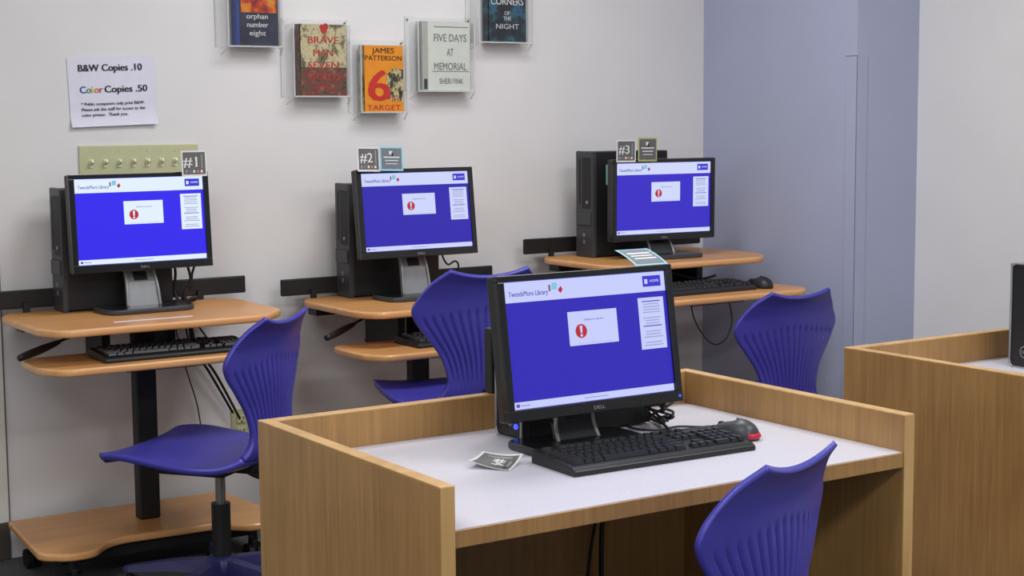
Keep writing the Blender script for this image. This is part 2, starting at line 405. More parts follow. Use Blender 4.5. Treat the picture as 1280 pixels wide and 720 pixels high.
book(-1.320, -1.124, 1.4485, .240, 'b_pale', 'b_paleg', 'pale grey-green book with thin dark capital letters', [('FIVE DAYS', (.08, .715), .037, 'p_grey', .68, .004), ('AT', (.08, .505), .037, 'p_grey', .14, .004), ('MEMORIAL', (.08, .30), .037, 'p_grey', .68, .004), ('SHERI FINK', (.10, .10), .027, 'p_grey', .5, .004)], ex4)
book(-1.046, -.883, 1.6225, .235, 'b_dark', 'b_dark', 'dark teal novel with pale capitals, partly cut off at the top', [('CORNERS', .565, .034, 'p_pale', .86, .01), ('OF', .41, .02, 'p_pale', .14, .01), ('THE', .33, .02, 'p_pale', .2, .01), ('NIGHT', .20, .026, 'p_pale', .6, .0)], None)

# ------------------------------------------------------------------ adjustable computer tables
def rounded(pts, r, n=5):
    out = []; N = len(pts)
    for i in range(N):
        p = Vector((*pts[i][:2], 0)); a = Vector((*pts[i-1][:2], 0)); b = Vector((*pts[(i+1) % N][:2], 0))
        rr_ = min(r if len(pts[i]) < 3 else pts[i][2], (a-p).length*.45, (b-p).length*.45)
        A = p+(a-p).normalized()*rr_; B = p+(b-p).normalized()*rr_
        for k in range(n+1):
            t = k/n; q = A*(1-t)**2+p*2*t*(1-t)+B*t*t; out.append((q.x, q.y))
    return out
def station(x0, ztop, zsh, ysh, label, dx=.015):
    t = thing('computer_table', label, 'table', (x0, 0, 0), 0, 'height-adjustable computer tables along the wall')
    tp = rounded([(-.33, -.055), (.33, -.055), (.39, -.13), (.39, -.46), (.285, -.578), (-.335, -.578), (-.38, -.50), (-.38, -.13)], .05)
    tp = [(a+dx, b) for a, b in tp]
    MB().prism(tp, ztop-.022, ztop, 'lam', .008, 'lam_edge').build('tabletop', t)
    sh = rounded([(-.36, ysh+.30), (.36, ysh+.30), (.39, ysh+.24), (.39, ysh+.05), (.33, ysh), (-.33, ysh), (-.375, ysh+.08), (-.375, ysh+.24)], .04)
    MB().prism(sh, zsh-.022, zsh, 'lam', .008, 'lam_edge').build('keyboard_shelf', t)
    bp_ = rounded([(-.35, -.062), (.35, -.062), (.355, -.10), (.39, -.47), (.33, -.545), (.24, -.53), (.17, -.455), (-.12, -.445), (-.175, -.47), (-.235, -.545), (-.31, -.55), (-.385, -.49), (-.352, -.10)], .03)
    MB().prism(bp_, .112, .135, 'lam', .008, 'lam_edge').build('base_board', t)
    MB().box((.022, -.27, (ztop-.022+.135)/2), (.066, .048, ztop-.022-.135), 'blackm', .006).build('column', t)
    fr = MB().span(-.32, .32, -.20, -.14, ztop-.045, ztop-.022, 'blackm')
    for x in (-.105, .10): fr.span(x-.014, x+.014, min(-.20, ysh+.30), -.16, zsh-.03, ztop-.03, 'blackm', .003)
    fr.span(-.12, .115, ysh+.08, -.16, zsh-.036, zsh-.022, 'blackm')
    fr.build('support_frame', t)
    bf = MB().span(-.30, .30, -.36, -.18, .06, .112, 'blackm', .004)
    for y in (-.14, -.40): bf.span(-.30, .30, y-.02, y+.02, .07, .112, 'blackm', .004)
    bf.build('base_frame', t)
    for x, y in ((-.30, -.14), (.30, -.14), (-.28, -.47), (.28, -.47)):
        c = MB(); c.cyl((x, y, .07), (x, y, .112), .014, 'blackm', n=14)
        for s_ in (-.014, .014): c.cyl((x+s_-.008, y, .03), (x+s_+.008, y, .03), .03, 'blackm', n=20)
        c.box((x, y, .05), (.02, .04, .05), 'blackm', .006)
        c.build('caster', t)
    tr = MB().span(-.385, .452, -.075, -.062, ztop+.012, ztop+.068, 'blackm', .004)
    tr.span(-.30, .38, -.062, -.02, ztop+.012, ztop+.020, 'blackm')
    for x in (-.27, .29): tr.span(x-.01, x+.01, -.085, -.075, ztop-.022, ztop+.03, 'blackm')
    tr.build('cable_tray', t)
    lv = MB().tube([(-.06, -.24, ztop-.030), (-.12, -.27, ztop-.036), (-.20, -.31, ztop-.050), (-.29, -.36, ztop-.068)], .0045, 'blackm')
    lv.tube([(-.255, -.345, ztop-.061), (-.32, -.38, ztop-.074), (-.395, -.42, ztop-.088)], lambda a: .006+.006*math.sin(a*PI*.8), 'black', n=10)
    lv.build('height_lever', t)
    return t
T1, T2, T3 = .775, .752, .840
station(-2.468, T1, .670, -.61, 'leftmost honey wood adjustable computer table under the switch plate')
station(-1.503, T2, .634, -.69, 'middle honey wood adjustable computer table, partly behind a blue chair', .045)
station(-.527, T3, .738, -.79, 'honey wood adjustable computer table in the corner by the blue-grey wall', .045)

# ------------------------------------------------------------------ study carrels
def carrel(xl, xr, yb, yf, label):
    hr, hw, th = .7426, .665, .028
    t = thing('study_carrel', label, 'desk', (xl, yf, 0), 0, 'oak study carrels')
    W = xr-xl; D = yb-yf
    def panel(x0, x1, y0, y1, nm):
        p = MB().span(x0, x1, y0, y1, 0, hr-.004, 'oak', .001)
        p.span(x0, x1, y0, y1, hr-.004, hr, 'oak_edge', .0012)
        if nm == 'side_panel': p.span(x0+.0004, x1-.0004, y0-.0015, y0, 0, hr-.002, 'oak_edge')
        return p.build(nm, t)
    panel(0, th, 0, D, 'side_panel'); panel(W-th, W, 0, D, 'side_panel')
    panel(th, W-th, D-th, D, 'back_panel')
    MB().span(th, W-th, .006, D-th, hw-.012, hw, 'worktop', .001).span(th, W-th, .006, D-th, hw-.030, hw-.012, 'under').build('worktop', t)
    MB().span(th, W-th, .0015, .006, hw-.032, hw-.002, 'oak', .001).build('front_edge', t)
    return t
XL, XR, YB, YF = -2.8174, -1.686, -1.9371, -2.6643
HW = .665
carrel(XL, XR, YB, YF, 'low oak study carrel in front with white worktop and large screen')
carrel(-1.1252, .010, -1.9071, YF+.02, 'oak study carrel at the right edge with a silver-rimmed tower on it')

# ------------------------------------------------------------------ computers
def monitor(name, loc, rz, hc, tilt, cols, label, ybase=.02, group='black widescreen monitors', neck='silver'):
    """loc: centre of the screen glass projected to the table top; hc: screen centre above the table"""
    t = thing('monitor', label, 'monitor', loc, rz, group)
    R = Matrix.Translation((0, 0, hc)) @ Matrix.Rotation(-tilt, 4, 'X')
    h = MB()
    X, Z0, Z1 = .222, -.1525, .1415; sx, sz = .205, .1285
    def tr(l): return l
    for (a, b, c, d) in ((-X, X, sz, Z1), (-X, X, Z0, -sz), (-X, -sx, -sz, sz), (sx, X, -sz, sz)):
        h.span(a, b, -.007, .012, c, d, 'gloss', .0015, mat=R)
    h.span(-X, X, .008, .034, Z0, Z1, 'black', .005, mat=R)
    h.span(-.15, .15, .03, .058, -.10, .10, 'black', .012, mat=R)
    h.text('DELL', 0, -.1455, .010, -.0078, 'silver', 'CENTER', .02, width=.028, mat=R)
    h.build('housing', t)
    W_, B_ = cols; s = MB(); k = lambda a: a
    y = -.001
    def q(x0, x1, z0, z1, m, dy=0): s.add([(x0, y-dy, z0), (x1, y-dy, z0), (x1, y-dy, z1), (x0, y-dy, z1)], [(0, 1, 2, 3)], m, mat=R)
    q(-.2055, .2055, -.129, .129, B_)
    q(-.204, .204, .086, .1275, W_, .0003); q(-.204, .204, -.1275, -.113, W_, .0003)
    q(-.055, .070, -.012, .058, W_, .0003); q(.128, .196, -.035, .074, W_, .0003)
    q(.145, .193, .097, .120, 's_badge', .0006); q(.150, .158, .103, .113, W_, .0008)
    s.text('HOME', .176, .106, .008, y-.0009, W_, 'CENTER', .01, width=.024, mat=R)
    s.text('TweedsMore Library', -.194, .098, .015, y-.0006, 's_text', 'LEFT', .012, width=.096, mat=R)
    s.add([(-.096, y-.0006, .104), (-.091, y-.0006, .104), (-.091, y-.0006, .117), (-.096, y-.0006, .117)], [(0, 1, 2, 3)], 's_brown', mat=R)
    s.add([(-.089, y-.0006, .107), (-.076, y-.0006, .107), (-.074, y-.0006, .120), (-.087, y-.0006, .121)], [(0, 1, 2, 3)], 's_cyan', mat=R)
    s.add([(-.073, y-.0006, .105), (-.067, y-.0006, .098), (-.061, y-.0006, .106), (-.066, y-.0006, .113)], [(0, 1, 2, 3)], 's_red', mat=R)
    n = 28; cx, cz, r = -.024, .017, .0145
    s.add([(cx+r*math.cos(2*PI*i/n), y-.0006, cz+r*math.sin(2*PI*i/n)) for i in range(n)], [tuple(range(n))], 's_red', mat=R)
    s.add([(cx-.0035, y-.0009, cz+.011), (cx-.0022, y-.0009, cz-.004), (cx+.0022, y-.0009, cz-.004), (cx+.0035, y-.0009, cz+.011)], [(0, 1, 2, 3)], W_, mat=R)
    s.add([(cx+.003*math.cos(2*PI*i/n), y-.0009, cz-.009+.003*math.sin(2*PI*i/n)) for i in range(n)], [tuple(range(n))], W_, mat=R)
    s.text('Station in use for', .010, .038, .006, y-.0006, 's_text', 'CENTER', .01, width=.050, mat=R)
    q(-.035, .055, -.0085, -.0078, 's_grey', .0006)
    random.seed(3)
    for i in range(17):
        if i in (5, 10, 14): continue
        hw_ = random.uniform(.018, .026) if i else .024
        q(.162-hw_, .162+hw_, .066-i*.0058-.0011, .066-i*.0058+.0011, 's_text' if i in (0, 9) else 's_grey', .0006)
    q(-.198, -.190, -.1235, -.117, 's_text', .0006); q(-.187, -.165, -.122, -.119, 's_grey', .0006); q(-.03, .03, -.1215, -.1195, 's_grey', .0006)
    s.build('screen', t)
    nk = MB()
    # slanted neck plate widening towards the base
    P_ = [(.012, ybase, .050), (max(.05, hc-.19), ybase+.018, .046), (hc-.13, .058, .038), (hc-.04, .060, .036)]
    vs = []
    for (z, y0, hw_) in P_:
        for sx_ in (-1, 1): vs += [(sx_*hw_, y0, z), (sx_*hw_, y0+.02, z)]
    fs = []
    for i in range(3):
        a = i*4; fs += [(a, a+2, a+6, a+4), (a+1, a+5, a+7, a+3), (a, a+4, a+5, a+1), (a+2, a+3, a+7, a+6)]
    fs += [(0, 1, 3, 2), (12, 14, 15, 13)]
    nk.add(vs, fs, neck)
    a_, b_ = P_[1], P_[2]
    def ny(z): f_ = (z-a_[0])/(b_[0]-a_[0]); return a_[1]+(b_[1]-a_[1])*f_
    z0, z1 = a_[0]+.004, a_[0]+.030
    nk.add([(-.022, ny(z0)-.0008, z0), (.022, ny(z0)-.0008, z0), (.022, ny(z1)-.0008, z1), (-.022, ny(z1)-.0008, z1)], [(0, 1, 2, 3)], 'blackm')
    for sg in (-1, 1): nk.tube([(sg*.052, ybase-.002, .012), (sg*.048, ybase+.016, P_[1][0]), (sg*.041, .056, P_[2][0])], .0045, 'silver')
    nk.build('neck', t)
    bs = MB(); pts = rounded([(-.14, ybase-.085, .05), (.14, ybase-.085, .05), (.145, ybase+.075, .04), (-.145, ybase+.075, .04)], .05, 8)
    bs.prism(pts, 0, .016, 'gloss', .005, 'dgrey'); bs.build('base', t)
    if name == 'lit':
        l = MB().cyl((0.213, -.0085, -.1405), (.213, -.006, -.1405), .003, 'led', n=12)
        l.v = [tuple(R @ Vector(p)) for p in l.v]; lo = l.build('power_light', t); lo['label'] = 'small glowing blue power light'
    return t
M['s_text'] = glow('screen_indigo', (84, 70, 170)); M['s_grey'] = glow('screen_grey', (160, 160, 205)); M['s_red'] = glow('screen_red', (185, 40, 55))
M['s_cyan'] = glow('screen_cyan', (130, 195, 225)); M['s_brown'] = glow('screen_brown', (120, 100, 110)); M['s_badge'] = glow('screen_badge_blue', (60, 52, 205))
W1, B1 = glow('screen_white_bright', (226, 240, 255)), glow('screen_blue_bright', (52, 38, 236))
W2, B2 = glow('screen_white_cool', (205, 212, 250)), glow('screen_blue', (49, 38, 172))
W3, B3 = glow('screen_white_mid', (208, 216, 250)), glow('screen_blue_mid', (58, 44, 196))
W4, B4 = glow('screen_white_lilac', (198, 205, 250)), glow('screen_blue_deep', (48, 38, 180))
monitor('wall', (-2.4282, -.2498, T1), .027, 1.0524-T1, .0695, (W1, B1), 'black monitor with bright blue screen on the leftmost table', .0)
monitor('wall', (-1.4932, -.3031, T2), .0, 1.0457-T2, .1157, (W2, B2), 'black monitor with blue screen on the middle wall table', .01)
monitor('wall', (-.510, -.3852, T3), -.080, 1.0579-T3, -.011, (W3, B3), 'black monitor with blue screen on the table in the corner', .01, neck='dgrey')
monitor('lit', (-2.2157, -2.2675, HW), -.004, .8977-HW, .1497, (W4, B4), 'large foreground black monitor on the white worktop of the oak carrel', .045, neck='dgrey')

def tower(loc, h, w_, d, label, rim=False, rz=-PI/2):
    """front faces -y before rotation; loc = centre of the front face on the table"""
    t = thing('desktop_computer', label, 'computer', loc, rz, 'black desktop computers standing on edge')
    MB().span(-w_/2+.002, w_/2-.002, .016, d, 0.004, h-.002, 'blackm', .004).build('case', t)
    f = MB()
    if rim:
        pts = rounded([(-w_/2, 0), (w_/2, 0), (w_/2, h), (-w_/2, h)], .018, 6)
        R = Matrix(((1, 0, 0, 0), (0, 0, -1, 0), (0, 1, 0, 0), (0, 0, 0, 1)))
        f.prism(pts, -.018, .000, 'black', .003, 'black', mat=R)
        loop = [Vector((p[0]*.975, -.002, (p[1]-h/2)*.99+h/2)) for p in pts]; loop.append(loop[0].copy())
        f.tube(loop, .0030, 'silver', n=8, res=2)
        f.disc(0, .045, .017, -.0005, 'silver'); f.disc(0, .045, .0145, -.0008, 'black')
        f.text('DELL', 0, .041, .011, -.0012, 'silver', 'CENTER', .02, width=.022)
        f.build('front_bezel', t)
        b = MB().cyl((w_*.28, -.004, .03) if rim == 2 else (w_*.28, -.004, h-.03), (w_*.28, 0.001, .03) if rim == 2 else (w_*.28, .001, h-.03), .006, 'led', n=16)
        o_ = b.build('power_button', t); o_['label'] = 'blue lit power button'
        if rim == 2: MB().cyl((-w_*.1, -.003, .028), (-w_*.1, .001, .028), .005, 'dark', n=14).build('audio_jack', t)
    else:
        f.span(-w_/2, w_/2, 0, .018, 0, h, 'dgrey', .004)
        f.span(-w_*.12, w_*.40, -.001, .002, h*.46, h*.94, 'blackm', .001)
        f.span(-w_*.30, -w_*.22, -.001, .002, h*.50, h*.93, 'blackm')
        f.text('DELL', 0, h*.36, .011, -.0010, 'silver', 'CENTER', 0, width=.026)
        f.build('front_bezel', t)
        MB().span(-w_*.42, w_*.44, -.006, .002, h*.30, h*.42, 'dgrey', .003).build('badge_panel', t)
        MB().cyl((w_*.2, -.004, h*.52), (w_*.2, .001, h*.52), .006, 'silver', n=16).build('power_button', t)
        j = MB()
        for z in (.05, .075): j.span(-.004, .004, -.0015, .001, z, z+.014, 'silver')
        j.build('usb_port', t)
    return t
tower((-2.652, -.1175, T1), .376, .100, .35, 'black desktop computer on edge behind the leftmost screen')
tower((-1.680, -.1175, T2), .385, .100, .35, 'black desktop computer on edge behind the middle wall screen')
tower((-.722, -.185, T3), .388, .105, .35, 'black desktop computer on edge behind the corner screen, with a teal note')
tower((-2.294, -2.076, HW), .30, .100, .35, 'black desktop computer with silver rim behind the foreground screen', rim=2)
tower((-.645, -2.105, HW), .285, .100, .35, 'black silver-rimmed desktop computer cut off at the right edge', rim=1)
bx = MB().span(-2.268, -2.20, -1.966, -1.935, .7435, .889, 'black', .004)
tag(bx.build('adapter_box'), 'plain black box on the oak rear rail behind the foreground monitor', 'box')
nt_ = MB().span(-.662, -.634, -.2400, -.2385, 1.105, 1.178, 'teal')
tag(nt_.build('sticky_note'), 'pale teal sticky note on the computer in the corner', 'note')

# ------------------------------------------------------------------ keyboards and mice
def key_layout():
    L = []; u = .0190; DY = -.006
    def row(x, y, ws, hh=1.0):
        for w_ in ws:
            if w_ > 0: L.append((x+w_*u/2, y+DY, w_*u-.0022, hh*u-.0024))
            x += abs(w_)*u
    X0 = -.211
    row(X0, .062, [1, -1, 1, 1, 1, 1, -.5, 1, 1, 1, 1, -.5, 1, 1, 1, 1, -.3, 1, 1, 1], .85)
    row(X0, .036, [1]*13+[2, -.3, 1, 1, 1, -.3, 1, 1, 1, 1])
    row(X0, .017, [1.5]+[1]*12+[1.5, -.3, 1, 1, 1, -.3, 1, 1, 1])
    row(X0, -.002, [1.75]+[1]*11+[2.25, -3.6, 1, 1, 1])
    row(X0, -.021, [2.25]+[1]*10+[2.75, -1.3, 1, -1.3, 1, 1, 1])
    row(X0, -.040, [1.4, 1.1, 1.3, 5.8, 1.3, 1.1, 1.1, 1.4, -.8, 1, 1, 1, -.3, 2, 1])
    L.append((X0+21.6*u+.5*u, .0015, u-.0022, 2*u-.0024)); L.append((X0+21.6*u+.5*u, -.0365, u-.0022, 2*u-.0024))
    return L
def keyboard(loc, rz, label, single):
    t = thing('keyboard', label, 'keyboard', loc, rz, 'black computer keyboards')
    prof = [(-.079, .0), (-.079, .010), (-.068, .016), (.055, .026), (.074, .029), (.077, .025), (.077, .0)]
    W = .226; b = MB(); vs = [(sx*W, y, z) for sx in (-1, 1) for y, z in prof]; n = len(prof)
    fs = [tuple(range(n)), tuple(range(n, 2*n))[::-1]]+[(i, n+i, n+(i+1) % n, (i+1) % n) for i in range(n)]
    bb = bmesh.new(); bv = [bb.verts.new(v) for v in vs]; [bb.faces.new([bv[k] for k in f]) for f in fs]
    bmesh.ops.recalc_face_normals(bb, faces=list(bb.faces))
    bmesh.ops.bevel(bb, geom=list(bb.edges), offset=.003, segments=2, profile=.5, affect='EDGES')
    b.bm(bb, 'black'); b.build('case', t)
    def surf(y): return .016+(y+.070)*.08
    allk = MB()
    for (x, y, w_, d_) in key_layout():
        k = MB() if single else allk
        z = surf(y); a, c = w_/2, d_/2; a2, c2 = a-.0022, c-.0022; hh = .0075
        v8 = [(x-a, y-c, z), (x+a, y-c, z), (x+a, y+c, z), (x-a, y+c, z), (x-a2, y-c2+.001, z+hh), (x+a2, y-c2+.001, z+hh), (x+a2, y+c2+.001, z+hh), (x-a2, y+c2+.001, z+hh)]
        k.add(v8, [(0, 3, 2, 1), (4, 5, 6, 7), (0, 1, 5, 4), (1, 2, 6, 5), (2, 3, 7, 6), (3, 0, 4, 7)], 'keys')
        if single: k.build('key', t)
    if not single: allk.build('keys', t)
    return t
keyboard((-2.17, -2.390, HW), -.027, 'black keyboard in front of the foreground monitor on the white worktop', True)
kb1 = keyboard((-2.435, -.485, .670), .0, 'black keyboard on the lower shelf of the leftmost table', False)
dup(kb1, (-1.450, -.540, .634), 0, 'black keyboard on the lower shelf of the middle table, half hidden by a chair')
dup(kb1, (-.560, -.615, .738), 0, 'black keyboard on the lower shelf of the corner table')
def mouse(loc, rz, label, red):
    t = thing('computer_mouse', label, 'mouse', loc, rz, 'black computer mice')
    b = MB(); nu, nv = 20, 10; vs = []
    for j in range(nv+1):
        ph = (PI/2)*j/nv
        for i in range(nu):
            th = 2*PI*i/nu; c, s_ = math.cos(th), math.sin(th)
            rx = .034*(1-.10*s_); x = rx*math.copysign(abs(c)**.85, c)*math.cos(ph)**.8; y = .062*s_*math.cos(ph)**.8-.006*math.sin(ph)
            vs.append((x, y, .002+.036*math.sin(ph)*(1-.15*s_)))
    fs = [(j*nu+i, j*nu+(i+1) % nu, (j+1)*nu+(i+1) % nu, (j+1)*nu+i) for j in range(nv) for i in range(nu)]
    fs.append(tuple(range(nu))[::-1])
    b.add(vs, fs, 'dgrey' if red else 'black', True); b.build('body', t)
    MB().cyl((-.003, .036, .022), (.003, .036, .022), .008, 'black', n=14).build('scroll_wheel', t)
    if red:
        r_ = MB().tube([(-.016, -.051, .011), (-.008, -.059, .010), (.008, -.059, .010), (.016, -.051, .011)], .0065, 'red', n=10)
        o_ = r_.build('tail_light', t); o_['label'] = 'translucent red optical tail'
    return t
mouse((-1.892, -2.345, HW), .15, 'dark mouse with a red tail beside the foreground keyboard', True)
ms = mouse((-2.118, -.530, .670), 0, 'black mouse on the lower shelf of the leftmost table', False)
dup(ms, (-.285, -.645, .738), .1, 'black mouse on the lower shelf of the corner table')

# ------------------------------------------------------------------ blue swivel chairs
def make_chair(label, loc, rz):
    t = thing('swivel_chair', label, 'chair', loc, rz, 'blue plastic swivel chairs')
    # centre-line profile (y forward, z up) and half width along the one-piece shell
    prof = [(.225, .402, .180), (.205, .424, .205), (.12, .428, .224), (.02, .416, .228), (-.08, .404, .220), (-.15, .403, .192), (-.200, .425, .148),
            (-.220, .475, .114), (-.228, .550, .130), (-.231, .610, .168), (-.231, .660, .203), (-.229, .698, .216), (-.231, .738, .196), (-.243, .774, .162), (-.266, .800, .122)]
    def smp(u):
        n = len(prof)-1; u = max(0, min(n-1e-6, u)); i = int(u); f = u-i
        P = [prof[max(i-1, 0)], prof[i], prof[i+1], prof[min(i+2, n)]]
        return [.5*((2*P[1][k])+(P[2][k]-P[0][k])*f+(2*P[0][k]-5*P[1][k]+4*P[2][k]-P[3][k])*f*f+(3*P[1][k]-P[0][k]-3*P[2][k]+P[3][k])*f**3) for k in range(3)]
    def point(u, s, side):
        y, z, hw = smp(u); a = smp(u-.05); b = smp(u+.05)
        tg = Vector((0, b[0]-a[0], b[1]-a[1])).normalized(); nrm = Vector((0, -tg.z, tg.y)) # points back/down side
        if u < 6: nrm = nrm
        k = max(0, min(1, (u-5.5)/3)); k = k*k*(3-2*k)
        wrap = k*.042*(abs(s)**2.1)*(hw/.21)**1.2
        if u > 10: wrap *= (1-.55*min(1, (u-10)/4))
        seatup = (1-k)*.012*abs(s)**3
        x = s*hw; p = Vector((x, y+wrap, z+seatup))
        if u > 12: p.z += .022*((u-12)/2)*abs(s)**2; p.y -= .014*((u-12)/2)*abs(s)**2.0
        th = .012+.008*(1-k)
        # fan of grooves in the rear of the back
        if side and 6.8 < u < 11.2:
            e = min(1, (u-6.8)/.8)*min(1, max(0, (11.2-.8*abs(s)-u))/.5)
            g_ = abs(((s*8.0+.5) % 1.0)-.5)*2
            gr = max(0, 1-g_/.34)**.7; th -= .0098*e*gr*(1 if abs(s) < .90 else 0)
        return p + (Vector((0, -tg.z, tg.y))*(th) if side else Vector((0, 0, 0)))
    def patch(u0, u1, nu, ns, name):
        vs = []; S = [-1+2*i/ns for i in range(ns+1)]
        for side in (0, 1):
            for j in range(nu+1):
                for s in S:
                    p = point(u0+(u1-u0)*j/nu, s, side); vs.append(p)
        N = ns+1; o2 = N*(nu+1); fs = []
        for j in range(nu):
            for i in range(ns):
                a = j*N+i; fs.append((a, a+N, a+N+1, a+1)); fs.append((o2+a, o2+a+1, o2+a+N+1, o2+a+N))
        for j in range(nu):
            for i in (0, ns):
                a = j*N+i; q = (a, a+N, o2+a+N, o2+a); fs.append(q[::-1] if i == 0 else q)
        for j, fl in ((0, 0), (nu, 1)):
            for i in range(ns):
                a = j*N+i; q = (a, o2+a, o2+a+1, a+1); fs.append(q if fl else q[::-1])
        b = MB().add(vs, fs, 'blue', True)
        return b
    patch(0, 6, 30, 40, 'seat').build('seat', t)
    patch(6, 14, 52, 128, 'backrest').build('backrest', t)
    m = MB().box((0, -.02, .380), (.24, .22, .030), 'blackm', .008)
    m.span(-.03, .03, -.17, .10, .360, .385, 'blackm', .006)
    for x in (-.14, .14): m.cyl((x, .02, .400), (x, .02, .380), .012, 'blackm', n=14)
    m.build('seat_plate', t)
    MB().cyl((0, -.05, .23), (0, -.05, .375), .0145, 'chrome').build('gas_piston', t)
    MB().cyl((0, -.05, .075), (0, -.05, .265), .027, 'black').build('column_sleeve', t)
    lv = MB().tube([(.03, -.02, .372), (.12, -.04, .370), (.19, -.06, .362), (.215, -.065, .355)], .006, 'black'); lv.build('adjusting_lever', t)
    MB().tube([(0, -.13, .370), (0, -.18, .352), (0, -.235, .362), (0, -.252, .40), (0, -.245, .46)], .011, 'black', n=12).build('back_bracket', t)
    hb = MB().lathe([(.045, .055), (.05, .065), (.048, .10), (.035, .112)], 'blue2', Matrix.Translation((0, -.05, 0))); hb.build('hub', t)
    for k in range(5):
        a = PI/2+2*PI*k/5+.3; d = Vector((math.cos(a), math.sin(a), 0)); s_ = Vector((-d.y, d.x, 0)); c0 = Vector((0, -.05, 0))
        l = MB(); vs = []
        for (r, z0, z1, hw) in ((.03, .062, .105, .026), (.15, .070, .098, .022), (.27, .064, .082, .016), (.285, .062, .078, .010)):
            for (sg, z) in ((-1, z0), (1, z0), (1, z1), (-1, z1)): vs.append(c0+d*r+s_*(sg*hw*(1 if z == z0 else .7))+Vector((0, 0, z)))
        fs = [(0, 3, 2, 1), (12, 13, 14, 15)]+[(4*i+q_, 4*i+(q_+1) % 4, 4*i+4+(q_+1) % 4, 4*i+4+q_) for i in range(3) for q_ in range(4)]
        l.add(vs, fs, 'blue2'); lo = l.build('base_leg', t)
        c = MB(); e = c0+d*.27
        c.cyl(e+Vector((0, 0, .03)), e+Vector((0, 0, .065)), .008, 'blackm', n=12)
        for sg in (-1, 1): c.cyl(e+s_*(sg*.013-.008)+Vector((0, 0, .026)), e+s_*(sg*.013+.008)+Vector((0, 0, .026)), .026, 'black', n=20)
        c.box(tuple(e+Vector((0, 0, .034))), (.016, .016, .03), 'black', .003)
        c.build('caster', lo)
    return t
ch1 = make_chair('blue plastic swivel chair with whole seat visible, at the leftmost table', (-2.425, -.68, 0), .655)
def seat_height(root, dz):
    for k in kids(root):
        if k.name.split('.')[0] in ('seat', 'backrest', 'seat_plate', 'back_bracket', 'gas_piston', 'adjusting_lever'): k.location.z += dz
c = dup(ch1, (-1.61, -.74, 0), -.181, 'blue swivel chair at the middle table, half hidden behind the foreground monitor'); seat_height(c, .096)
c = dup(ch1, (-.518, -.845, 0), -.032, 'blue swivel chair behind the oak carrel, near the blue-grey wall'); seat_height(c, -.034)
c = dup(ch1, (-2.342, -2.673, 0), .326, 'blue swivel chair in the foreground, pulled up to the white worktop'); seat_height(c, -.043)

# ------------------------------------------------------------------ number cards
def card(name, label, loc, rot, border, face, num=None, icon=False, w_=.083, h_=.079, bend=0.0):
    c = MB(); nx = 10
    R = Matrix.Identity(4)
    def bz(x, z): return bend*((x/w_+.5)**2) if bend else 0.0
    def rect(x0, x1, z0, z1, y, m):
        vs = []; fs = []
        for i in range(nx+1):
            x = x0+(x1-x0)*i/nx
            vs += [(x, y-bz(x, z0), z0), (x, y-bz(x, z1), z1)]
        for i in range(nx): fs.append((2*i, 2*i+2, 2*i+3, 2*i+1))
        c.add(vs, fs, m)
    rect(-w_/2, w_/2, -h_/2, h_/2, .0006, border)
    vs = [(-w_/2+w_*i/nx, .0010-bz(-w_/2+w_*i/nx, 0), z) for i in range(nx+1) for z in (-h_/2, h_/2)]
    c.add(vs, [(2*i, 2*i+1, 2*i+3, 2*i+2) for i in range(nx)], 'white')
    rect(-w_*.44, w_*.44, -h_*.42, h_*.44, 0, face)
    b0 = len(c.v)
    if num:
        c.text(num, -w_*.10, -h_*.12, h_*.55, -.0006, 'white', 'CENTER', .01, width=w_*.56)
        if num == '#1': rect(w_*.02, w_*.13, -h_*.13, -h_*.10, -.0006, 'white'); rect(w_*.03, w_*.075, h_*.19, h_*.22, -.0006, 'white')
        rect(w_*.28, w_*.33, -h_*.2, h_*.36, -.0004, 'greyp')
        for i in range(5): rect(-w_*.36+i*w_*.15, -w_*.28+i*w_*.15, -h_*.36, -h_*.26, -.0005, ('greyp', 'mauve', 'white', 'ink_orange', 'white')[i])
    if icon:
        rect(-w_*.10, w_*.04, h_*.18, h_*.32, -.0005, 'white'); rect(0, w_*.08, h_*.12, h_*.26, -.0008, 'ink')
        for i, ww in enumerate((.34, .28, .26)): rect(-w_*ww, w_*ww, h_*(.04-.13*i), h_*(.09-.13*i)-.001*i, -.0005, 'white')
    o = c.build(name); o.location = loc; o.rotation_euler = rot
    return tag(o, label, 'sign', 'small printed cards on the monitors')
card('number_card', 'small grey card reading #1 on the corner of the leftmost screen', (-2.259, -.262, 1.2195), (-.07, 0, .027), 'white', 'card', '#1')
card('number_card', 'small grey card reading #2 on top of the middle wall screen', (-1.678, -.312, 1.2205), (-.11, .03, 0), 'white', 'card', '#2')
card('info_card', 'grey card with pale blue border beside the #2 card', (-1.594, -.313, 1.2205), (-.11, .03, 0), 'cyan', 'card2', icon=True, w_=.086)
card('number_card', 'small grey card reading #3 on top of the corner screen', (-.694, -.402, 1.2305), (0, .01, -.05), 'white', 'card', '#3')
card('info_card', 'grey card with olive green border beside the #3 card', (-.604, -.410, 1.2345), (0, .01, -.05), 'lime', 'card', icon=True, w_=.082, h_=.085)
